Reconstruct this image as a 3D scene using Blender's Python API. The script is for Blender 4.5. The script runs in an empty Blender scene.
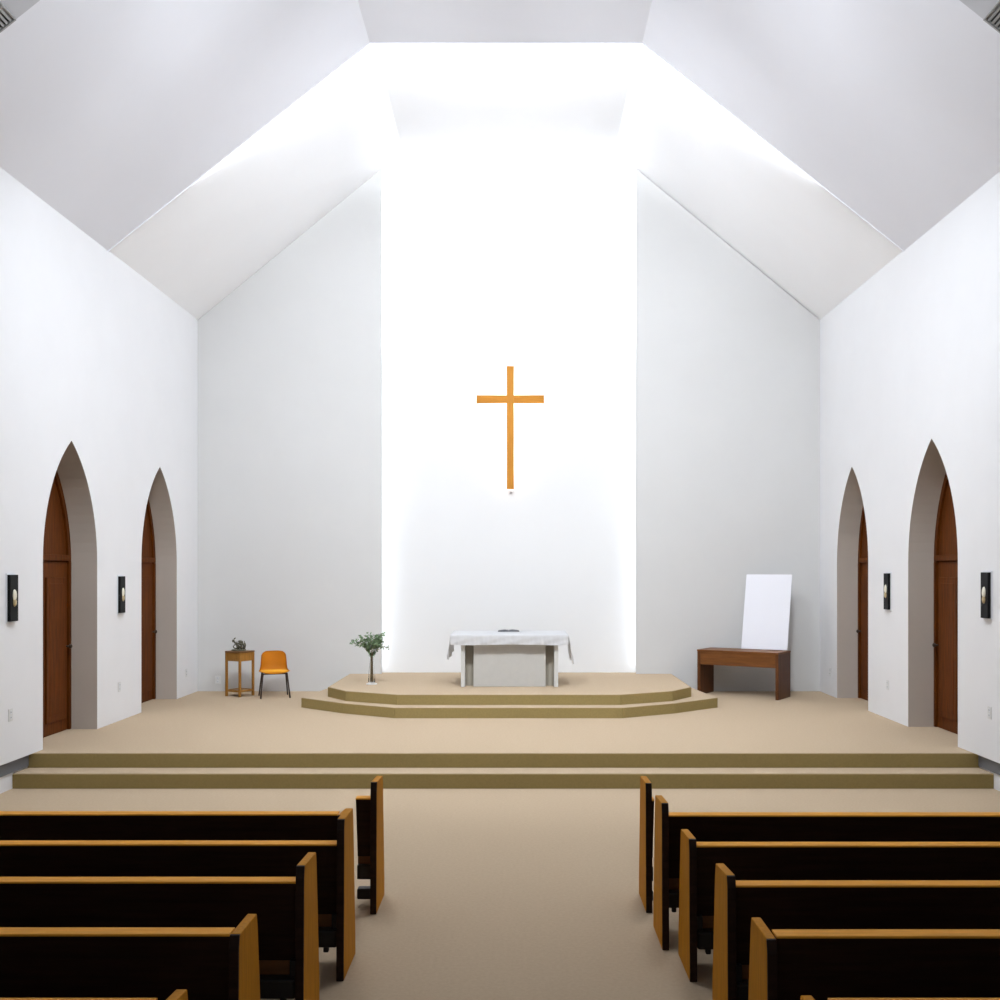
import bpy, bmesh, math, random
from mathutils import Vector, Matrix
random.seed(7)
SC = bpy.context.scene
COL = SC.collection
PI = math.pi
S = 1.08            # measured units -> metres, applied to everything at the end
H = 2.336           # lens height above the nave floor
CX = 0.17           # lens is slightly right of the room's middle
PZ = 0.316          # platform height
D1, D2 = PZ + .145, PZ + .29   # dais levels
WX = 5.185          # side wall faces
LX = 5.245          # lower (recessed) nave wall faces
YP, YB = 17.5, 17.74           # front of the side panels, back wall

# ------------------------------------------------------------------ materials
def mat(name, col, rough=.6, metal=0, var=.0, scale=4.0, stretch=None, bump=0, bscale=200, spec=.4, emit=None, coat=0):
    m = bpy.data.materials.new(name); m.use_nodes = True
    nt = m.node_tree; N = nt.nodes; L = nt.links
    b = N['Principled BSDF']
    b.inputs['Base Color'].default_value = (*col, 1)
    b.inputs['Roughness'].default_value = rough
    b.inputs['Metallic'].default_value = metal
    b.inputs['Specular IOR Level'].default_value = spec
    b.inputs['Coat Weight'].default_value = coat
    tc = N.new('ShaderNodeTexCoord')
    if var:
        mp = N.new('ShaderNodeMapping'); L.new(tc.outputs['Object'], mp.inputs['Vector'])
        mp.inputs['Scale'].default_value = stretch or (1, 1, 1)
        n = N.new('ShaderNodeTexNoise'); n.inputs['Scale'].default_value = scale
        n.inputs['Detail'].default_value = 6; n.inputs['Roughness'].default_value = .6
        L.new(mp.outputs['Vector'], n.inputs['Vector'])
        r = N.new('ShaderNodeValToRGB')
        r.color_ramp.elements[0].position = .3; r.color_ramp.elements[1].position = .7
        r.color_ramp.elements[0].color = (*[c * (1 - var) for c in col], 1)
        r.color_ramp.elements[1].color = (*[min(1, c * (1 + var)) for c in col], 1)
        L.new(n.outputs['Fac'], r.inputs['Fac']); L.new(r.outputs['Color'], b.inputs['Base Color'])
    if bump:
        n2 = N.new('ShaderNodeTexNoise'); n2.inputs['Scale'].default_value = bscale; n2.inputs['Detail'].default_value = 3
        L.new(tc.outputs['Object'], n2.inputs['Vector'])
        bp = N.new('ShaderNodeBump'); bp.inputs['Strength'].default_value = bump; bp.inputs['Distance'].default_value = .01
        L.new(n2.outputs['Fac'], bp.inputs['Height']); L.new(bp.outputs['Normal'], b.inputs['Normal'])
    if emit:
        b.inputs['Emission Color'].default_value = (*emit[:3], 1); b.inputs['Emission Strength'].default_value = emit[3]
    return m

M = {}
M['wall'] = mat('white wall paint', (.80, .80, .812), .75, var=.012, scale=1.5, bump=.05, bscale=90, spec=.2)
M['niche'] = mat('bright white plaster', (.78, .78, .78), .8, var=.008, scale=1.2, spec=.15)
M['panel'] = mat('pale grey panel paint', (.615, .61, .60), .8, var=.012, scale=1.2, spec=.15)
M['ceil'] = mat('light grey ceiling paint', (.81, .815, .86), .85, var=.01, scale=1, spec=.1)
M['ceil_dark'] = mat('mid grey ceiling paint', (.55, .555, .58), .85, var=.01, scale=1, spec=.1)  # one even darker grey over the nave bay
M['ceil_lit'] = mat('brightened ceiling white', (.92, .92, .93), .85, var=.008, scale=1, spec=.1)  # same ceiling, its colour raised for the brighter light over the chancel
M['reveal'] = mat('taupe reveal paint', (.46, .405, .355), .8, var=.02, scale=2, spec=.15)  # one even taupe tone over the whole reveal
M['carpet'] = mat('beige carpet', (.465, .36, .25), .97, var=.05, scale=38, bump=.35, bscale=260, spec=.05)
M['riser'] = mat('shaded riser carpet', (.31, .235, .097), .97, var=.06, scale=40, bump=.35, bscale=260, spec=.05)  # the beige carpet again, darkened in colour for the shaded risers
M['overhang_shade'] = mat('grey overhang shade', (.16, .165, .18), .6, var=.03)  # grey colour standing in for shade below the wall overhang
M['door'] = mat('mahogany door', (.088, .022, .0015), .6, var=.35, scale=5, stretch=(5, 5, .5), spec=.12)
M['oak'] = mat('oak pew end', (.45, .185, .008), .6, var=.16, scale=7, stretch=(6, 6, .5), spec=.06)
M['oakrail_lit'] = mat('lit oak pew rail', (.74, .33, .042), .55, var=.14, scale=7, stretch=(.4, 6, 6), spec=.06)  # same oak as the ends, colour brightened for light from above
M['shaded_wood'] = mat('dark walnut', (.020, .0085, .005), .5, var=.35, scale=6, stretch=(.4, 5, 5), spec=.15)  # pew wood with the shade of the unlit backs put into its colour
M['seat'] = mat('brown pew seat', (.16, .062, .018), .45, var=.2, scale=6, stretch=(.4, 6, 6))
M['vinyl'] = mat('black vinyl pad', (.012, .011, .011), .5, var=.1, scale=20)
M['cross'] = mat('honey oak cross', (.51, .218, .033), .6, spec=.1, var=.1, scale=8, stretch=(5, 5, .5))
M['crossbar'] = mat('honey oak crossbar', (.51, .212, .03), .6, spec=.1, var=.1, scale=8, stretch=(.5, 5, 5))
M['led'] = mat('white led strip', (1, 1, 1), .5, emit=(1, .98, .95, 15))
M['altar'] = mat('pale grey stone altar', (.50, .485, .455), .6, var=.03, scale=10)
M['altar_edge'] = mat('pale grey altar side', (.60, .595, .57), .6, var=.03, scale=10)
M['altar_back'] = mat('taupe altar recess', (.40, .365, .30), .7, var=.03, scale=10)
M['cloth'] = mat('white linen', (.74, .74, .755), .9, var=.02, scale=30, bump=.1, bscale=150, spec=.1)
M['desk'] = mat('reddish brown wood', (.155, .058, .017), .4, var=.28, scale=6, stretch=(.5, 5, 5), spec=.12)
M['desk_v'] = mat('dark brown wood slab', (.10, .036, .012), .4, var=.28, scale=6, stretch=(5, 5, .5), spec=.12)
M['board'] = mat('white board', (.78, .78, .83), .5, var=.006, scale=2)
M['table'] = mat('yellowish oak table', (.29, .135, .025), .55, spec=.15, var=.22, scale=9, stretch=(6, 6, .6))
M['table_dk'] = mat('dark oak top', (.17, .078, .022), .45, var=.22, scale=9, stretch=(.6, 6, 6))
M['orange'] = mat('orange moulded shell', (.74, .285, .014), .5, spec=.2, var=.06, scale=5)
M['cushion'] = mat('ochre seat pad', (.74, .33, .022), .75, spec=.15, var=.06, scale=30)
M['brown_metal'] = mat('dark brown steel tube', (.045, .030, .022), .4, metal=.3)
M['ornament'] = mat('dark olive bronze', (.10, .092, .06), .55, metal=.2, var=.35, scale=30)
M['black'] = mat('black lacquer', (.006, .006, .0065), .5, spec=.12, var=.1, scale=20)
M['silver'] = mat('white backplate', (.72, .74, .77), .4, var=.02)
M['brass'] = mat('cream brass', (.55, .43, .24), .3, metal=.35, var=.2, scale=25)
M['cream'] = mat('cream glass', (.80, .76, .62), .25, var=.05, scale=20)
M['plastic'] = mat('white plastic', (.70, .70, .69), .4, var=.01)
M['slot'] = mat('dark slot', (.08, .08, .08), .6, var=.05)
M['ventm'] = mat('grey vent metal', (.34, .34, .33), .45, metal=.2, var=.05)
M['vent_dk'] = mat('dark duct', (.03, .03, .03), .8, var=.05)
M['leaf'] = mat('eucalyptus leaf', (.17, .255, .135), .6, var=.45, scale=14)
M['stem'] = mat('brown stem', (.24, .18, .10), .7, var=.2, scale=20)
M['paper'] = mat('white paper', (.78, .77, .74), .8, var=.02)
M['cover'] = mat('grey book cover', (.11, .11, .115), .6, var=.05)
M['floor_base'] = mat('white baseboard', (.80, .80, .82), .6, var=.01)
g = bpy.data.materials.new('clear glass'); g.use_nodes = True
nt = M['cloth'].node_tree; mx = nt.nodes.new('ShaderNodeMixShader'); tr = nt.nodes.new('ShaderNodeBsdfTranslucent')
tr.inputs['Color'].default_value = (.8, .8, .8, 1); mx.inputs[0].default_value = .35
nt.links.new(nt.nodes['Principled BSDF'].outputs[0], mx.inputs[1]); nt.links.new(tr.outputs[0], mx.inputs[2])
nt.links.new(mx.outputs[0], nt.nodes['Material Output'].inputs[0])
b = g.node_tree.nodes['Principled BSDF']; b.inputs['Transmission Weight'].default_value = 1
b.inputs['Roughness'].default_value = .02; b.inputs['IOR'].default_value = 1.25; b.inputs['Base Color'].default_value = (.97, .97, .96, 1)
M['glass'] = g

# ------------------------------------------------------------------ mesh helpers
class MB:
    def __init__(s): s.bm = bmesh.new()
    def box(s, x0, x1, y0, y1, z0, z1, bev=0, mtx=None):
        t = bmesh.new()
        bmesh.ops.create_cube(t, size=1)
        for v in t.verts:
            v.co = Vector((x0 + (v.co.x + .5) * (x1 - x0), y0 + (v.co.y + .5) * (y1 - y0), z0 + (v.co.z + .5) * (z1 - z0)))
        if bev: bmesh.ops.bevel(t, geom=t.edges[:], offset=bev, segments=2, affect='EDGES', profile=.5)
        return s._add(t, mtx)
    def _add(s, t, mtx=None):
        if mtx is not None: bmesh.ops.transform(t, matrix=mtx, verts=t.verts)
        me = bpy.data.meshes.new('tmp'); t.to_mesh(me); t.free(); s.bm.from_mesh(me); bpy.data.meshes.remove(me)
        return s
    def prism(s, pts, axis, a, b, bev=0, mtx=None):
        # polygon pts extruded along axis ('x': pts are (y,z); 'y': (x,z); 'z': (x,y))
        t = bmesh.new()
        def P(p, c):
            return {'x': (c, p[0], p[1]), 'y': (p[0], c, p[1]), 'z': (p[0], p[1], c)}[axis]
        v0 = [t.verts.new(P(p, a)) for p in pts]; v1 = [t.verts.new(P(p, b)) for p in pts]
        n = len(pts)
        t.faces.new(v0); t.faces.new(v1[::-1])
        for i in range(n): t.faces.new((v0[i], v1[i], v1[(i + 1) % n], v0[(i + 1) % n]))
        bmesh.ops.recalc_face_normals(t, faces=t.faces)
        if bev: bmesh.ops.bevel(t, geom=t.edges[:], offset=bev, segments=2, affect='EDGES', profile=.5)
        return s._add(t, mtx)
    def quad(s, *pts):
        s.bm.faces.new([s.bm.verts.new(p) for p in pts]); return s
    def tube(s, path, r, n=10, r1=None, cap=True):
        t = bmesh.new(); path = [Vector(p) for p in path]; rings = []
        for i, p in enumerate(path):
            d = (path[min(i + 1, len(path) - 1)] - path[max(i - 1, 0)]).normalized()
            u = d.cross(Vector((0, 0, 1)) if abs(d.z) < .9 else Vector((1, 0, 0))).normalized(); w = d.cross(u)
            rr = r if r1 is None else r + (r1 - r) * i / (len(path) - 1)
            rings.append([t.verts.new(p + rr * (math.cos(2 * PI * k / n) * u + math.sin(2 * PI * k / n) * w)) for k in range(n)])
        for a, b2 in zip(rings, rings[1:]):
            for k in range(n): t.faces.new((a[k], a[(k + 1) % n], b2[(k + 1) % n], b2[k]))
        if cap: t.faces.new(rings[0][::-1]); t.faces.new(rings[-1])
        bmesh.ops.recalc_face_normals(t, faces=t.faces)
        return s._add(t)
    def lathe(s, prof, c=(0, 0, 0), n=32, closed=False):
        t = bmesh.new(); rings = []
        for r, z in prof:
            rings.append([t.verts.new((c[0] + r * math.cos(2 * PI * k / n), c[1] + r * math.sin(2 * PI * k / n), c[2] + z)) for k in range(n)])
        for a, b2 in zip(rings, rings[1:]):
            for k in range(n): t.faces.new((a[k], a[(k + 1) % n], b2[(k + 1) % n], b2[k]))
        if closed:
            for k in range(n): t.faces.new((rings[-1][k], rings[-1][(k + 1) % n], rings[0][(k + 1) % n], rings[0][k]))
        else:
            t.faces.new(rings[0][::-1]); t.faces.new(rings[-1])
        bmesh.ops.recalc_face_normals(t, faces=t.faces)
        return s._add(t)
    def ell(s, c, r, seg=16, mtx=None):
        t = bmesh.new(); bmesh.ops.create_uvsphere(t, u_segments=seg, v_segments=seg // 2 + 2, radius=1)
        for v in t.verts: v.co = Vector((v.co.x * r[0], v.co.y * r[1], v.co.z * r[2]))
        m2 = Matrix.Translation(c) @ (mtx if mtx is not None else Matrix())
        return s._add(t, m2)
    def build(s, name, m, parent=None, smooth=False, kind=None, label=None):
        me = bpy.data.meshes.new(name); s.bm.to_mesh(me); s.bm.free()
        if smooth:
            for p in me.polygons: p.use_smooth = True
        me.materials.append(M[m])
        o = bpy.data.objects.new(name, me); COL.objects.link(o)
        if parent is not None: o.parent = parent
        if kind: o['kind'] = kind
        if label: o['label'] = label
        return o

def thing(name, label, cat, loc, rz=0, group=None):
    o = bpy.data.objects.new(name, None); COL.objects.link(o); o.empty_display_size = .2
    o.location = loc; o.rotation_euler = (0, 0, rz)
    return tag(o, label, cat, group)
def tag(o, label, cat, group=None):
    o['label'] = label; o['category'] = cat
    if group: o['group'] = group
    return o
def copy_tree(o, parent=None):
    c = o.copy(); COL.objects.link(c)
    if parent is not None: c.parent = parent
    for ch in [q for q in bpy.data.objects if q.parent == o]: copy_tree(ch, c)
    return c
def at_base(o, loc):      # move a one-mesh thing's origin to its base
    o.data.transform(Matrix.Translation(-Vector(loc))); o.location = loc; return o

# ------------------------------------------------------------------ the room shell
st = 'structure'
MB().box(-5.6, 5.6, -4, 11.3, -.1, 0).build('floor', 'carpet', kind=st)

# chancel platform: carpet tops, same carpet on the risers with shade in its colour
SD1, SD2 = 1050 / 93.5, 1050 / 90.7
pf = MB().box(-5.9, 5.9, SD2 + .004, 18.0, 0, PZ).build('floor_chancel', 'carpet', kind=st)
m = MB(); m.box(-LX + .002, LX - .002, SD1 + .004, SD2, 0, PZ / 2); m.build('floor_step', 'carpet', kind=st)
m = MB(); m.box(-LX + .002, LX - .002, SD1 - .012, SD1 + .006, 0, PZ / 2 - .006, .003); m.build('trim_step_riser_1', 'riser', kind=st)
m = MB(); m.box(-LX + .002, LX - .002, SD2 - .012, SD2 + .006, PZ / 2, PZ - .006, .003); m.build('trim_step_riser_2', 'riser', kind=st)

# dais: two low carpeted platforms with chamfered front corners
def dais(pts, z0, z1, name, rname):
    left = [(-x, y) for x, y in pts]; ring = [(-pts[-1][0], YB)] + left[::-1] + pts + [(pts[-1][0], YB)]
    ring = [(x + .03, y) for x, y in ring]
    MB().prism(ring, 'z', z0, z1, .008).build(name, 'carpet', kind=st)
    m = MB()
    path = ring[1:-1]
    for a, b2 in zip(path, path[1:]):
        a = Vector((*a, 0)); b2 = Vector((*b2, 0)); d = (b2 - a).normalized(); nrm = Vector((d.y, -d.x, 0)) * .010
        p = [a + nrm, b2 + nrm, b2 - nrm, a - nrm]
        m.prism([(q.x, q.y) for q in p], 'z', z0, z1 - .007)
    if pts[-1][1] < 17:
        for sx in (0, -1):
            x = ring[sx][0]; y0 = path[0][1]
            m.box(x - .010, x + .010, y0 - .004, YP, z0, z1 - .007)
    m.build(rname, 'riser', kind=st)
dais([(1.55, 14.32), (2.33, 14.80), (3.05, 15.44), (2.80, 17.5)], PZ, D1, 'floor_dais_lower', 'trim_dais_riser_1')
dais([(1.55, 14.60), (2.33, 15.03), (2.68, 15.55)], D1, D2, 'floor_dais_upper', 'trim_dais_riser_2')

EZ, FZ, FXH = H + 4.17, H + 6.88, 1.775
FZ2 = H + 6.98
RAISE = .26  # chancel ceiling raised to make room for the added fill strips
def arch_curve(y0, y1, zs, rise, n=14):
    a = (y1 - y0) / 2; R = (a * a + rise * rise) / (2 * a); th = math.asin(rise / R)
    L = [(y0 + R - R * math.cos(th * i / n), zs + R * math.sin(th * i / n)) for i in range(n + 1)]
    Rr = [(y1 - (p[0] - y0), p[1]) for p in L[::-1][1:]]
    return L + Rr
ZS = PZ + 2.12
def side_wall(sign, arches, wname):
    x = sign * WX; m = MB(); T = .04
    def q(y0, y1, z0, z1):
        m.quad((x, y0, z0), (x, y1, z0), (x, y1, z1), (x, y0, z1))
    q(-4, arches[0][0], PZ, EZ); q(arches[0][1], arches[1][0], PZ, EZ); q(arches[1][1], YB + .3, PZ, EZ)
    for y0, y1, RISE in arches:
        c = arch_curve(y0, y1, ZS, RISE)
        for p, r in zip(c, c[1:]):
            m.quad((x, p[0], p[1]), (x, r[0], r[1]), (x, r[0], EZ), (x, p[0], EZ))
    # underside of the overhang over the recessed lower nave wall
    m.quad((x, -4, PZ), (x, SD2, PZ), (x + sign * .2, SD2, PZ), (x + sign * .2, -4, PZ))
    bmesh.ops.remove_doubles(m.bm, verts=m.bm.verts, dist=1e-5)
    m.build(wname, 'wall', kind=st)
AL = [(11.81, 13.33, 1.45), (14.89, 16.43, 1.44)]      # arched openings: near jamb, far jamb, rise
AR = [(12.0, 13.53, 1.50), (15.08, 16.56, 1.46)]
side_wall(-1, AL, 'wall_left'); side_wall(1, AR, 'wall_right')

RD = .36
ntrim = [0]
def doorway(sign, y0, y1, RISE, n):
    x = sign * WX; xo = sign * (WX + RD)
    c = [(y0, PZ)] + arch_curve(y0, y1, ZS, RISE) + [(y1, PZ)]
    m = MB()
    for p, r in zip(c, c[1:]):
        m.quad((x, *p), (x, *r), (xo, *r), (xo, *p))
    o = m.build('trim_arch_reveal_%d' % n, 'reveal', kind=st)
    # the door: arched oak head, transom, leaf with raised panels
    root = bpy.data.objects.new('door_%d' % n, None); COL.objects.link(root); root['kind'] = st
    root.location = (xo, (y0 + y1) / 2, PZ)
    hw = (y1 - y0) / 2
    def X(d): return -sign * d        # d metres towards the room
    a = arch_curve(-hw, hw, ZS - PZ, RISE)
    zt = 2.155
    # head panel
    MB().prism([(-hw, zt + .05)] + a + [(hw, zt + .05)], 'x', X(-.05), X(.0)).build('head_panel', 'door', root)
    # arched casing strip
    inner = [(p[0] * .90, (p[1] - (ZS - PZ)) * .93 + (ZS - PZ)) for p in a]
    m = MB().prism(a + inner[::-1], 'x', X(-.02), X(.03))
    m.build('head_casing', 'door', root)
    MB().box(min(X(-.03), X(.035)), max(X(-.03), X(.035)), -hw + .004, hw - .004, zt - .02, zt + .055, .008).build('transom', 'door', root)
    MB().box(min(X(-.05), X(0)), max(X(-.05), X(0)), -hw, hw, 0.005, zt - .02).build('door_leaf', 'door', root)
    for s in (-1, 1):
        for z0, z1 in ((.16, 1.93),):
            pm = MB(); c0, c1 = sorted((s * .09, s * (hw - .13)))
            for (e, dd) in ((0, .022), (.05, .008), (.075, .026)):
                pm.box(min(X(-.01), X(dd)), max(X(-.01), X(dd)), c0 + e, c1 - e, z0 + e, z1 - e, .006)
            pm.build('raised_panel', 'door', root)
        jm = MB(); e0, e1 = sorted((s * (hw - .055), s * hw))
        jm.box(min(X(-.02), X(.035)), max(X(-.02), X(.035)), e0, e1, 0.005, ZS - PZ, .006); jm.build('jamb', 'door', root)
    k = MB(); k.tube([(X(0), hw - .10, 1.06), (X(.05), hw - .10, 1.06)], .012); k.ell((X(.065), hw - .10, 1.06), (.022, .028, .028)); k.build('door_handle', 'brown_metal', root, True)
n = 1
for sg, arr in ((-1, AL), (1, AR)):
    for y0, y1, rs in arr:
        doorway(sg, y0, y1, rs, n); n += 1

# recessed lower nave walls, grey strip painting the overhang's shade, white base below it
for sg, nm in ((-1, 'left'), (1, 'right')):
    a, b2 = sorted((sg * LX, sg * (LX + .1)))
    MB().box(a, b2, -4, SD2, 0, PZ).build('baseboard_' + nm, 'floor_base', kind=st)
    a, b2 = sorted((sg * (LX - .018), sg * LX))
    MB().box(a, b2, -4, SD2 - .014, PZ - .14, PZ - .002, .004).build('trim_overhang_shade_' + nm, 'overhang_shade', kind=st)

# back wall, side panels in front of it
BX = WX + .02
MB().box(-BX, BX, YB, YB + .1, 0, FZ2 + .2).build('wall_back', 'niche', kind=st)
NX = 2.125
def ceil2(x, y):
    t = (y - 13.69) / (YB - 13.69); fz = FZ + RAISE + (FZ2 - FZ - RAISE) * t
    ax = abs(x); return fz if ax <= FXH else fz + (EZ - fz) * (ax - FXH) / (WX - FXH)
for sg, nm in ((-1, 'left'), (1, 'right')):
    pts = [(sg * (WX - .0), PZ), (sg * NX, PZ), (sg * NX, ceil2(NX, YP) - .012), (sg * WX, EZ - .003)]
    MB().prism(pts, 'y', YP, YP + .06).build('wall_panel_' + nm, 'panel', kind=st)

def ceiling(name, y0, y1, z0, z1, m_, drop=0):
    m = MB(); T = .12
    def prof(fz, d): return [(-WX - .1, EZ - .08 - d), (-FXH, fz - d), (FXH, fz - d), (WX + .1, EZ - .08 - d)]
    p0, p1 = prof(z0, drop), prof(z1, drop)
    for i in range(3):
        m.quad((p0[i][0], y0, p0[i][1]), (p0[i + 1][0], y0, p0[i + 1][1]), (p1[i + 1][0], y1, p1[i + 1][1]), (p1[i][0], y1, p1[i][1]))
        if drop:
            m.quad((p1[i][0], y1, p1[i][1]), (p1[i + 1][0], y1, p1[i + 1][1]), (p1[i + 1][0], y1, p1[i + 1][1] + drop), (p1[i][0], y1, p1[i][1] + drop))
    m.build(name, m_, kind=st)
YC0, YC1 = 1050 / 113.2, 13.69
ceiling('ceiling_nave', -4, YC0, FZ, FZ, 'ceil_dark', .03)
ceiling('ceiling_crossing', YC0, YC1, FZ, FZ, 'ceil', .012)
ceiling('ceiling_chancel', YC1 - .02, YB + .02, FZ + RAISE, FZ2, 'ceil_lit')
m = MB()      # upright face ending the crossing ceiling, added to hide the fill strips
for a, b2 in (((-WX - .1, EZ - .08), (-FXH, FZ)), ((-FXH, FZ), (FXH, FZ)), ((FXH, FZ), (WX + .1, EZ - .08))):
    ra = RAISE + .02 if abs(a[0]) < 2 else .02; rb = RAISE + .02 if abs(b2[0]) < 2 else .02
    m.quad((a[0], YC1 - .02, a[1] - .03), (b2[0], YC1 - .02, b2[1] - .03), (b2[0], YC1 - .02, b2[1] + rb), (a[0], YC1 - .02, a[1] + ra))
m.build('ceiling_cove_added', 'ceil', kind=st)

# ceiling vents on the sloped ceiling, each at the end of the nave bay
slope = math.atan2(FZ - EZ, WX - FXH)
for sg, lab in ((-1, 'louvred ceiling vent in the grey slope above the left wall'), (1, 'louvred ceiling vent in the grey slope above the right wall')):
    xc = sg * 4.50; zc = EZ + (FZ - EZ) * (WX - 4.50) / (WX - FXH) - .045
    o = thing('ceiling_vent', lab, 'vent', (xc, YC0 - .42, zc), 0, 'ceiling vents in the sloped ceiling')
    o.rotation_euler = (0, sg * slope, 0)
    f = MB()
    for a in ((-.30, .30, -.40, -.38), (-.30, .30, .38, .40), (-.30, -.285, -.38, .38), (.285, .30, -.38, .38)):
        f.box(*a, -.012, .012, .003)
    f.build('frame', 'ventm', o)
    MB().box(-.27, .27, -.37, .37, .004, .012).build('backing', 'vent_dk', o)
    for i in range(14):
        x = -.255 + i * .0395
        MB().prism([(x - .012, -.008), (x + .008, .002), (x + .011, -.001), (x - .009, -.011)], 'y', -.37, .37).build('louver', 'ventm', o)

# ------------------------------------------------------------------ cross with its light strips
o = thing('wall_cross', 'plain honey oak cross mounted on the white back wall, glowing behind', 'cross', (.025, YB, H + 1.37))
s59 = (YB - .16) / 1050
zt, zb, za = 204 * s59, 81 * s59, 171 * s59
z0 = 1.37
yf, yr = -.16, -.105
MB().box(-.061, .061, yf, yr, zb - z0, zt - z0, .006).build('upright', 'cross', o)
MB().box(-.565, .565, yf + .003, yr + .004, za - z0 - .066, za - z0 + .066, .006).build('crossbar', 'crossbar', o)
for z in (.15, .95): MB().box(-.02, .02, yr, 0, zb - z0 + z, zb - z0 + z + .04).build('wall_bracket', 'silver', o)
for x in (-.35, .35): MB().box(x - .02, x + .02, yr, 0, za - z0 - .02, za - z0 + .02).build('wall_bracket', 'silver', o)
MB().box(-.03, .03, yr + .002, yr + .012, zb - z0 + .04, zt - z0 - .04).build('led_strip', 'led', o)
MB().box(-.52, .52, yr + .006, yr + .016, za - z0 - .03, za - z0 + .03).build('led_strip', 'led', o)
MB().box(-.01, .035, -.04, -.0, zb - z0 - .045, zb - z0 - .015, .004).build('cable_clip', 'silver', o)

# ------------------------------------------------------------------ altar
ax, ay = .03, 15.53
al = thing('altar', 'pale grey altar table on the carpeted dais under a white cloth', 'altar', (ax, ay, D2))
for s in (-1, 1):
    a, b2 = sorted((s * .66, s * .72)); MB().box(a, b2, 0, .80, 0, .70, .004).build('side_panel', 'altar_edge', al)
MB().box(-.535, .535, .05, .11, 0.0, .70, .004).build('front_panel', 'altar', al)
MB().box(-.66, .66, .19, .24, 0.0, .70).build('back_panel', 'altar_back', al)
MB().box(-.84, .84, -.05, .93, .70, .765, .006).build('top_slab', 'altar_edge', al)
# cloth: top sheet, short front and back drops, longer hanging sides
def cloth():
    m = MB(); bm = m.bm
    x0, x1, y0, y1, zt = -.868, .868, -.075, .955, .778
    nx, ny = 90, 40
    def wob(u, k): return .5 * math.sin(u * 17 + k) + .3 * math.sin(u * 41 + 2 * k) + .25 * math.sin(u * 73 + k * 3)
    top = [[bm.verts.new((x0 + (x1 - x0) * i / nx, y0 + (y1 - y0) * j / ny, zt + .0012 * wob(i * .07 + j * .05, 1))) for j in range(ny + 1)] for i in range(nx + 1)]
    for i in range(nx):
        for j in range(ny): bm.faces.new((top[i][j], top[i + 1][j], top[i + 1][j + 1], top[i][j + 1]))
    def skirt(row, nrm, drops, flare, kk):
        prev = row; nd = 8
        for d in range(1, nd + 1):
            cur = []
            for idx, v in enumerate(row):
                u = idx / (len(row) - 1); t = d / nd; dr = drops(u)
                w = wob(u * 4, kk) * .011 * min(1, t * 2) + .006 * math.sin(u * 26 + t * 9 + kk) * t
                cur.append(bm.verts.new(Vector((v.co.x, v.co.y, zt - .001)) + nrm * (.004 + w + flare(u) * t) + Vector((0, 0, -dr * t))))
            for a in range(len(row) - 1): bm.faces.new((prev[a], prev[a + 1], cur[a + 1], cur[a]))
            prev = cur
    skirt([top[i][0] for i in range(nx + 1)], Vector((0, -1, 0)), lambda u: .148 + .005 * math.sin(u * 9), lambda u: .012, .4)
    skirt([top[i][ny] for i in range(nx + 1)], Vector((0, 1, 0)), lambda u: .15, lambda u: .012, 1.7)
    skirt([top[0][j] for j in range(ny + 1)], Vector((-1, 0, 0)), lambda u: .37 - .06 * u, lambda u: .028 + .02 * math.sin(u * 12), 2.2)
    skirt([top[nx][j] for j in range(ny + 1)], Vector((1, 0, 0)), lambda u: .44 - .08 * u, lambda u: .06 + .02 * math.sin(u * 10), 3.1)
    bmesh.ops.recalc_face_normals(bm, faces=bm.faces)
    return m
cl = cloth().build('altar_cloth', 'cloth', smooth=True); cl.location = (ax, ay, D2)
tag(cl, 'creased white cloth draped over the altar with hanging ends', 'tablecloth')
bk = thing('open_book', 'thin grey covered book lying flat on the white altar cloth', 'book', (ax - .02, ay + .72, D2 + .7815))
MB().box(-.165, .165, -.11, .11, 0, .008, .003).build('cover', 'cover', bk)
m = MB()
for s in (-1, 1):
    p = [(s * .003, .008), (s * .003, .018), (s * .06, .024), (s * .155, .015), (s * .155, .008)]
    m.prism(p if s > 0 else p[::-1], 'y', -.10, .10)
m.build('pages', 'cover', bk)

# ------------------------------------------------------------------ orange chair
ch = thing('shell_chair', 'orange moulded chair with dark metal legs against the grey wall panel', 'chair', (-3.72, 16.70, PZ), math.radians(17))
def shell():
    m = MB(); bm = m.bm
    prof = [(-.20, .385, .17), (-.215, .40, .20), (-.19, .408, .232), (-.10, .400, .244), (0, .392, .244), (.10, .395, .236), (.155, .412, .22), (.185, .45, .213), (.20, .51, .205), (.215, .59, .20), (.228, .66, .193), (.236, .70, .187), (.24, .722, .172)]
    n = 14; rows = []
    for k, (y, z, w) in enumerate(prof):
        row = []
        for i in range(n + 1):
            u = -1 + 2 * i / n
            back = max(0, min(1, (z - .41) / .1))
            curl = (abs(u) ** 3)
            row.append(bm.verts.new((w * u, y - back * .055 * u * u, z + (1 - back) * .018 * curl - (back * .03 * abs(u) ** 6 if k >= len(prof) - 2 else 0))))
        rows.append(row)
    for a, b2 in zip(rows, rows[1:]):
        for i in range(n): bm.faces.new((a[i], a[i + 1], b2[i + 1], b2[i]))
    bmesh.ops.solidify(bm, geom=bm.faces[:], thickness=.012)
    bmesh.ops.recalc_face_normals(bm, faces=bm.faces)
    return m
sh = shell().build('seat_shell', 'orange', ch, True)
m = MB(); t = bmesh.new(); bmesh.ops.create_uvsphere(t, u_segments=28, v_segments=12, radius=1)
for v in t.verts:
    a = Vector(v.co); e = lambda c: math.copysign(abs(c) ** .55, c)
    v.co = Vector((e(a.x) * .220, -.02 + e(a.y) * .165, .413 + a.z * .022))
m._add(t); m.build('seat_pad', 'cushion', ch, True)
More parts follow.
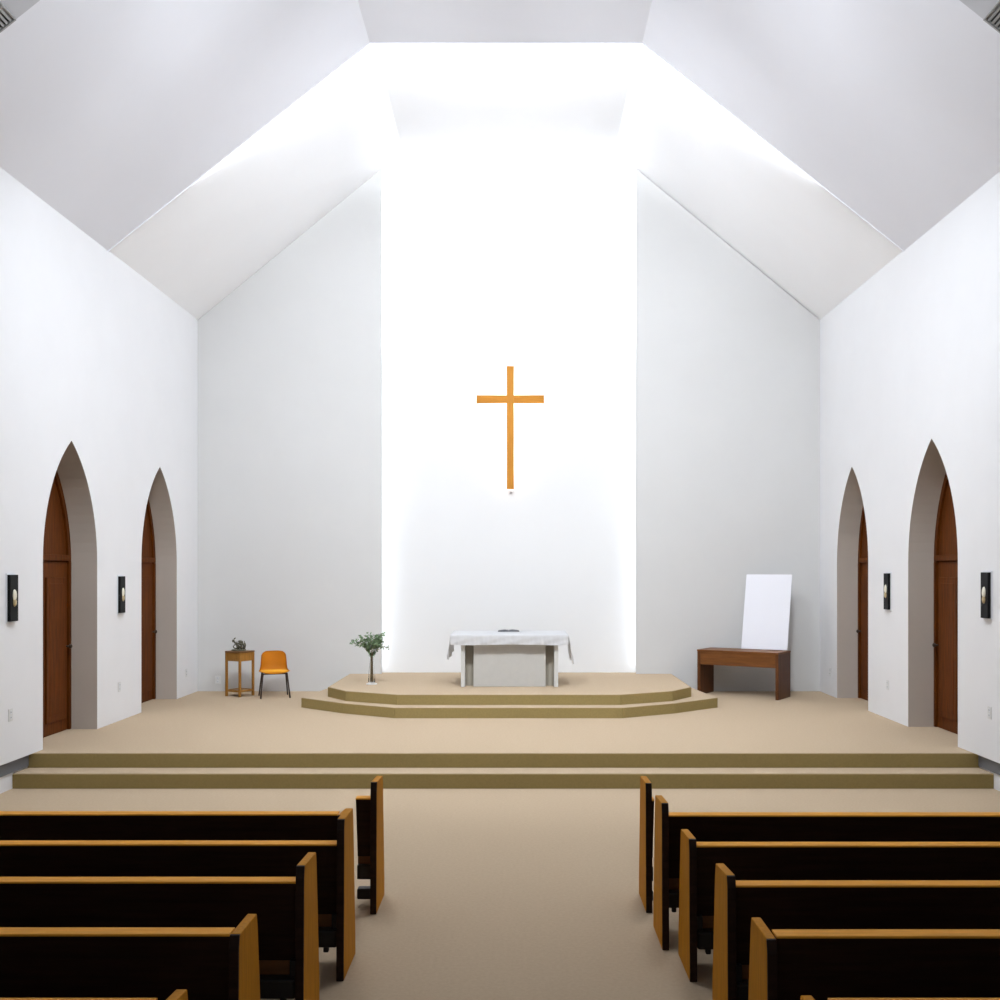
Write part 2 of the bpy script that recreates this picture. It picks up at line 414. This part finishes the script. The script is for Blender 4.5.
for sx in (-1, 1):
    for sy in (-1, 1):
        MB().tube([(sx * .185, sy * .13 - .02, .385), (sx * .205, sy * .19 - .01, .2), (sx * .225, sy * .235, .006)], .0125).build('leg', 'brown_metal', ch, True)
for sy in (-1, 1): MB().tube([(-.19, sy * .13 - .02, .383), (.19, sy * .13 - .02, .383)], .011).build('cross_tube', 'brown_metal', ch, True)

# ------------------------------------------------------------------ small corner table and its ornament
tb = thing('side_table', 'small tall wooden table turned cornerwise beside the orange chair', 'table', (-4.315, 16.87, PZ), PI / 4 + .26)
h = .145
MB().box(-.165, .165, -.165, .165, .70, .725, .005).build('table_top', 'table_dk', tb)
for sx in (-1, 1):
    for sy in (-1, 1):
        MB().box(sx * h - .017, sx * h + .017, sy * h - .017, sy * h + .017, 0, .70, .003).build('leg', 'table', tb)
for k in range(4):
    r = Matrix.Rotation(k * PI / 2, 4, 'Z')
    MB().box(-h + .017, h - .017, -h - .008, -h + .008, .565, .70, .002, mtx=r).build('apron', 'table', tb)
    MB().box(-h + .017, h - .017, -h - .009, -h + .009, .075, .105, .002, mtx=r).build('stretcher', 'table', tb)
MB().box(-.125, .125, -.125, .125, .085, .097).build('lower_shelf', 'table_dk', tb)
OS = 1.25
orn = thing('ornament', 'small dark ornament of stacked curled pieces on the cornerwise table', 'ornament', (-4.33, 16.86, PZ + .726))
m = MB(); m.lathe([(.0, 0), (.09, 0), (.095, .008), (.085, .018), (0, .02)]); m.build('base', 'ornament', orn, True)
m = MB()
for (x, y, z, r) in ((.03, 0, .045, .05), (.035, .0, .085, .045), (.025, .0, .115, .035)):
    m.ell((x, y, z), (r, r * .8, .018), mtx=Matrix.Rotation(.25, 4, 'Y'))
for i in range(10):
    a = i * .63; m.tube([(.03 + .045 * math.cos(a), .04 * math.sin(a), .02), (.03 + .06 * math.cos(a), .055 * math.sin(a), .07), (.03 + .05 * math.cos(a + .3), .045 * math.sin(a + .3), .10 + .02 * (i % 2))], .008, r1=.004)
m.build('body', 'ornament', orn, True)
m = MB(); m.tube([(-.03 + .03 * math.cos(a), -.03, .055 + .024 * math.sin(a)) for a in [i * 2 * PI / 18 for i in range(19)]], .008); m.build('ring', 'ornament', orn, True)
m = MB(); m.tube([(-.01, -.02, .08), (-.045, -.02, .105), (-.06, -.02, .13), (-.05, -.02, .155), (-.035, -.02, .165)], .014, r1=.008)
m.ell((-.066, -.02, .125), (.016, .012, .02)); m.build('neck', 'ornament', orn, True)

for q in orn.children: q.data.transform(Matrix.Scale(OS, 4))

# ------------------------------------------------------------------ vase and greenery on the dais
vx, vy = -2.06, 15.90
vs = thing('glass_vase', 'slim clear glass vase on a white disc at the dais corner', 'vase', (vx, vy, D2))
MB().lathe([(0, 0), (.08, 0), (.084, .006), (.08, .012), (0, .012)]).build('base_disc', 'plastic', vs, True)
outer = [(.0, .013), (.052, .013), (.054, .03), (.050, .14), (.038, .26), (.026, .35), (.022, .42), (.028, .47)]
inner = [(.025, .468), (.019, .42), (.023, .35), (.035, .26), (.047, .14), (.050, .035), (.0, .028)]
MB().lathe(outer + inner, closed=False).build('vase_body', 'glass', vs, True)
bq = thing('eucalyptus_bunch', 'bunch of small leaved green branches standing in the glass vase', 'plant', (vx, vy, D2 + .032))
m = MB(); tips = []
for i in range(13):
    a = i * 2.4; rr = .11 + .13 * random.random()
    tx, ty = rr * math.cos(a), rr * math.sin(a) * .8; tz = .58 + .18 * random.random()
    if i == 4: tx, ty, tz = -.30, -.03, .605
    if i == 7: tx, ty, tz = .27, -.02, .53
    if i == 9: tx, ty, tz = -.23, -.02, .645
    pts = [(.018 * math.cos(a), .018 * math.sin(a), .0), (.012 * math.cos(a), .012 * math.sin(a), .40), (tx * .4, ty * .4, .52 + .01 * (i % 3)), (tx, ty, tz)]
    m.tube(pts, .0065, 6, r1=.002); tips.append(pts)
m.build('stems', 'stem', bq, True)
m = MB(); bm = m.bm
def leaf(p, d, L, W):
    d = d.normalized(); u = d.cross(Vector((random.uniform(-1, 1), random.uniform(-1, 1), random.uniform(-1, 1)))).normalized(); nn = d.cross(u)
    c = [p, p + d * L * .3 + u * W, p + d * L * .75 + u * W * .8, p + d * L, p + d * L * .75 - u * W * .8, p + d * L * .3 - u * W]
    mid = [p + d * L * .5 + nn * L * .12]
    v = [bm.verts.new(q) for q in c]; mv = bm.verts.new(mid[0])
    for i in range(6): bm.faces.new((v[i], v[(i + 1) % 6], mv))
for ti, pts in enumerate(tips):
    a, b2, c, d = [Vector(q) for q in pts]
    k = 26 if ti not in (7,) else 14
    for i in range(k):
        t = random.uniform(.12, 1.0); p = c.lerp(d, t) if t > .2 else b2.lerp(c, .6 + 2 * t)
        leaf(p + Vector([random.gauss(0, .016) for _ in range(3)]), Vector([random.uniform(-1, 1), random.uniform(-1, 1), random.uniform(-.5, .9)]), random.uniform(.03, .052), random.uniform(.010, .017))
for i in range(330):
    u = random.random() ** .6; z = .385 + .325 * u; r = (.03 + .15 * u) * math.sqrt(random.random()); a = random.uniform(0, 2 * PI)
    leaf(Vector((r * math.cos(a), r * math.sin(a), z)), Vector((math.cos(a), math.sin(a), random.uniform(-.4, .8))), random.uniform(.03, .055), random.uniform(.010, .018))
m.build('leaves', 'leaf', bq)

# ------------------------------------------------------------------ desk and leaning white board
dr = math.radians(-33)
dk = thing('desk', 'reddish brown wooden desk with slab ends standing askew near the right wall', 'desk', (3.055, 16.995, PZ), dr)
DL, DD, DH = 1.35, .57, .735
MB().box(0, .05, 0, DD, 0, DH - .03, .004).build('end_panel', 'desk_v', dk)
MB().box(DL - .05, DL, 0, DD, 0, DH - .03, .004).build('end_panel', 'desk_v', dk)
MB().box(-.004, DL + .004, -.004, DD + .004, DH - .03, DH, .004).build('desk_top', 'desk', dk)
MB().box(.05, DL - .05, .006, .03, DH - .24, DH - .03, .003).build('drawer_front', 'desk', dk)
MB().box(.05, DL - .05, DD - .05, DD - .03, DH - .24, DH - .03, .003).build('back_rail', 'desk_v', dk)
# board: bottom edge on the desk, top leaning on the wall panel behind
th = math.radians(-31)
bw, bh, bt = .76, 1.235, .018
p0 = Vector((3.785, 17.09, PZ + DH + .007)); lean = math.radians(12.5)
wb = MB().box(0, bw, 0, bt, 0, bh, .003).build('white_board', 'board')
wb.location = p0; wb.rotation_euler = (-lean, 0, th)
tag(wb, 'blank white board leaning on the wall from the brown desk top', 'board')

# ------------------------------------------------------------------ wall lamps and outlets
def sconce(sg, y, z, lab):
    o = thing('wall_sconce', lab, 'wall light', (sg * WX, y, z), PI / 2 if sg < 0 else -PI / 2, 'black wall sconces between the arched doors')
    # local: -y points into the room after the turn
    MB().box(-.10, .10, -.012, 0, -.262, .262, .003).build('backplate', 'silver', o)
    MB().box(-.088, .088, -.045, -.012, -.245, .245, .004).build('housing', 'black', o)
    m = MB(); m.ell((0, -.045, .03), (.036, .022, .062)); m.build('lamp_glass', 'cream', o, True)
    m = MB(); m.ell((0, -.045, -.045), (.03, .022, .045)); m.build('lamp_cup', 'brass', o, True)
    return o
sconce(-1, 11.05, H - .295, 'black wall sconce left of the two left wall arches, nearest the pews')
sconce(-1, 14.08, H - .33, 'black wall sconce between the two arched doors of the left wall')
sconce(1, 14.23, H - .29, 'black wall sconce between the two arched doors of the right wall')
sconce(1, 11.22, H - .27, 'black wall sconce right of the two right wall arches, nearest the pews')
def outlet(loc, rz, lab, w=.045):
    o = thing('wall_outlet', lab, 'outlet', loc, rz, 'white outlets low on the walls')
    MB().box(-w, w, -.008, 0, -.065, .065, .003).build('cover_plate', 'plastic', o)
    for zc in (-.028, .028):
        k = MB().box(-.018, .018, -.011, -.008, zc - .018, zc + .018, .002).build('socket', 'silver', o)
        for x in (-.008, .008): MB().box(x - .0018, x + .0018, -.0118, -.0108, zc - .006, zc + .008).build('slot', 'slot', k)
RL, RR = PI / 2, -PI / 2
outlet((-WX, 11.05, H - 1.526), RL, 'white outlet below the sconce beside the nearest left arch')
outlet((-WX, 14.06, H - 1.566), RL, 'white outlet between the two left wall arches')
outlet((-WX, 16.88, H - 1.656), RL, 'white outlet past the far left arch near the corner')
outlet((-4.85, YP, H - 1.83), 0, 'white outlet on the grey panel left of the small table')
outlet((WX, 14.27, H - 1.5625), RR, 'white outlet between the two right wall arches')
outlet((WX, 11.18, H - 1.52), RR, 'white outlet below the sconce beside the nearest right arch')
outlet((WX, 16.9, H - 1.64), RR, 'white outlet past the far right arch near the desk')

# ------------------------------------------------------------------ pews
def end_profile(zn, zf): return [(0, 0), (.43, 0), (.43, .12), (.352, zf - .06), (.335, zf), (.035, zn), (.02, zn - .06)]
def pew(side, y, xa, zn, zf, lab, group, short=None, wall=4.95, ro=0):
    """side -1/+1; xa = signed x of the aisle face; zn, zf = end panel height at its rear and front; ro = back set forward of the end panels"""
    o = thing('pew', lab, 'pew', (xa, y, 0), 0, group)
    T = .044
    def bx(m, a, b2, y0, y1, z0, z1, bev=0):      # a,b measured from the aisle face towards the wall
        p, q = sorted((side * a, side * b2)); return m.box(p, q, y0 + ro, y1 + ro, z0, z1, bev)
    def sweep(pts, p, q, bev=0): return MB().prism([(a + ro, b2) for a, b2 in pts], 'x', p, q, bev)
    def end(a, b2):
        p, q = sorted((side * a, side * b2))
        e = MB().prism([(a2 + (.012 if a2 < .1 else 0), b3) for a2, b3 in end_profile(zn, zf)], 'x', p, q, .005).build('pew_end', 'oak', o)
        MB().prism([(0, 0), (.012, 0), (.032, zn - .06), (.047, zn - .001), (.035, zn - .003), (.02, zn - .06)], 'x', p + .001, q - .001, .002).build('rear_edge_shade', 'shaded_wood', e)  # dark strip painting the shade on the end's rear edge
    L = short if short else wall - abs(xa)
    end(0, T)
    e = L - T if not short else L
    if not short: end(L - T, L)
    p, q = sorted((side * T, side * e))
    lo = .34 if short else .333
    sweep([(.045, .755), (.085, .755), (.155, lo), (.13, lo)], p, q, .002).build('backrest', 'shaded_wood', o)
    sweep([(.035, .755), (.125, .755), (.125, .762), (.121, .765), (.039, .765), (.035, .762)], p, q).build('top_rail', 'oakrail_lit', o)
    m = MB(); bx(m, T, e, .155, .42, .365, .40, bev=.006); m.build('seat', 'seat', o)
    if short:
        m = MB(); bx(m, T, e, .14, .17, .285, .34, bev=.003); m.build('lower_rail', 'seat', o)
        m = MB(); bx(m, T, e, .10, .16, .187, .285, bev=.004); m.build('seat_apron', 'vinyl', o)
        m = MB(); bx(m, T, e, .09, .17, .05, .124, bev=.01); m.build('kneeler_pad', 'vinyl', o)
    else:
        m = MB(); bx(m, T, e, .14, .17, .225, .336, bev=.003); m.build('lower_rail', 'seat', o)
        m = MB(); bx(m, T + .01, e - .01, .06, .138, .160, .262, bev=.012); m.build('kneeler_pad', 'vinyl', o)
        for a in (T, e - .045):
            m = MB(); bx(m, a, a + .045, .09, .138, .258, .345, bev=.004); m.build('kneeler_bracket', 'vinyl', o)
        for a in (T + .06, e - .1):
            m = MB(); bx(m, a, a + .03, .07, .105, .13, .165, bev=.006); m.build('kneeler_foot', 'vinyl', o)
        m = MB(); bx(m, L * .5 - .02, L * .5 + .02, .17, .40, .0, .366); m.build('centre_support', 'shaded_wood', o)
    return o
GL, GR = 'pews left of the aisle', 'pews right of the aisle'
pew(-1, 7.12, -.967 + CX, 0.891, 0.876, 'short dark pew piece at the aisle in front of all left pews', 'short pew pieces before the front pews', short=.158, ro=.07)
pew(-1, 6.72, -1.125 + CX, 0.758, 0.735, 'left aisle pew closest to the chancel steps, its aisle end hidden by the next pew', GL)
pew(-1, 5.96, -.995 + CX, 0.914, 0.909, 'second full pew from the chancel steps, left of the aisle', GL, ro=.02)
pew(-1, 5.257, -1.08 + CX, 0.846, 0.834, 'third full pew from the chancel steps, left of the aisle', GL)
pew(-1, 4.495, -1.205 + CX, 0.763, 0.756, 'fourth full pew from the chancel steps, left of the aisle', GL)
pew(-1, 3.735, -1.285 + CX, 0.735, 0.712, 'pew of which only the end tip shows, left bottom edge', GL)
pew(1, 7.15, .865 + CX, 0.878, 0.868, 'short dark pew piece at the aisle in front of all right pews', 'short pew pieces before the front pews', short=.062)
pew(1, 6.45, .880 + CX, 0.897, 0.882, 'right aisle pew closest to the chancel steps, full length', GR, ro=.24)
pew(1, 5.95, .968 + CX, 0.803, 0.786, 'second full pew from the chancel steps, right of the aisle', GR)
pew(1, 5.195, 1.035 + CX, 0.814, 0.792, 'third full pew from the chancel steps, right of the aisle', GR)
pew(1, 4.47, 1.062 + CX, 0.752, 0.748, 'fourth full pew from the chancel steps, right of the aisle', GR)
pew(1, 3.735, 1.09 + CX, 0.713, 0.689, 'pew of which only the end tip shows, right bottom edge', GR)

# ------------------------------------------------------------------ light
def area(name, loc, target, sx, sy, power, col=(1, 1, 1), spread=PI):
    l = bpy.data.lights.new(name, 'AREA'); l.shape = 'RECTANGLE'; l.size = sx * S; l.size_y = sy * S
    l.energy = power * S * S; l.color = col; l.spread = spread
    o = bpy.data.objects.new(name, l); COL.objects.link(o); o.location = loc
    o.rotation_euler = (Vector(target) - Vector(loc)).to_track_quat('-Z', 'Y').to_euler()
    return o
COOL = (.88, .935, 1)
# ceiling lights of the nave's front bay, and added fill turned to the chancel
for x in (-1.7, 1.7):
    area('ceiling_light', (x, 9.3, H + 5.7), (x * 1.3, 10.9, 0), 1.2, 1.2, 118, COOL, math.radians(135))
    area('chancel_fill', (x * 1.2, 9.0, H + 5.8), (x * 1.5, 17.2, H - 1.4), .8, .8, 108, COOL, math.radians(100))
# added fill thrown up onto the ceiling and its chancel band
for x in (-1.4, 1.4):
    area('ceiling_fill', (x, 7.3, H + 4.4), (x * 1.3, 13.0, H + 6.5), .5, .5, 90, COOL, math.radians(160))
    area('band_fill', (x * .5, 9.6, H + 5.4), (-x * 2.4, YP, H + 5.0), .5, .5, 22, COOL, math.radians(60))
# led strips hidden behind the side panels, washing the back wall
for s in (-1, 1):
    zc = (D2 + H + 6.6) / 2
    area('niche_light', (s * (NX + .07), YP + .13, zc), (0, YB + .12, zc), .10, 8.2, 12, COOL)
    area('niche_light', (s * (NX + .07), YP + .13, H + 5.1), (0, YB + .12, H + 5.1), .10, 2.8, 13, COOL)  # second pair, added to brighten the upper back wall
# added fill strips behind the raised edge, brightening the chancel ceiling
area('cove_fill', (0, YC1 + .03, FZ + .12), (0, YC1 + 1.03, FZ + .12 + .75), 3.4, .08, 245, COOL, math.radians(112))
for s in (-1, 1):
    o = area('cove_fill', (s * (FXH + 1.3), YC1 + .03, FZ - 1.3 * .795 + .085), (s * (FXH + 1.3), YC1 + 1.03, FZ - 1.3 * .795 + .085 + 1.0), 2.8, .04, 150, COOL, math.radians(98))
    o.rotation_euler = (Matrix.Rotation(s * slope, 4, 'Y') @ o.rotation_euler.to_matrix().to_4x4()).to_euler()
# added fill brightening the upper back wall, no fixture there
for x in (-1.2, 1.2):
    area('wall_fill', (x, 9.0, H + 6.6), (x * .6, YB, H + 4.2), .5, .5, 2.6, COOL, math.radians(60))
w = bpy.data.worlds.new('World'); SC.world = w; w.use_nodes = True
w.node_tree.nodes['Background'].inputs[0].default_value = (.86, .92, 1, 1)
w.node_tree.nodes['Background'].inputs[1].default_value = .32

# ------------------------------------------------------------------ scale to metres, camera
done = set()
for o in list(COL.objects):
    o.location = o.location * S
    if o.type == 'MESH' and o.data.name not in done:
        done.add(o.data.name); o.data.transform(Matrix.Scale(S, 4))
cam = bpy.data.cameras.new('camera'); co = bpy.data.objects.new('camera', cam); COL.objects.link(co)
cam.sensor_width = 36; cam.lens = 36 * 1.05; cam.shift_x = -.019; cam.shift_y = .070
co.location = (CX * S, 0, H * S); co.rotation_euler = (PI / 2, 0, 0); cam.clip_end = 200
SC.camera = co
vs_ = SC.view_settings
vs_.view_transform = 'Standard'; vs_.look = 'None'; vs_.gamma = 1; vs_.exposure = -0.09; vs_.use_curve_mapping = False
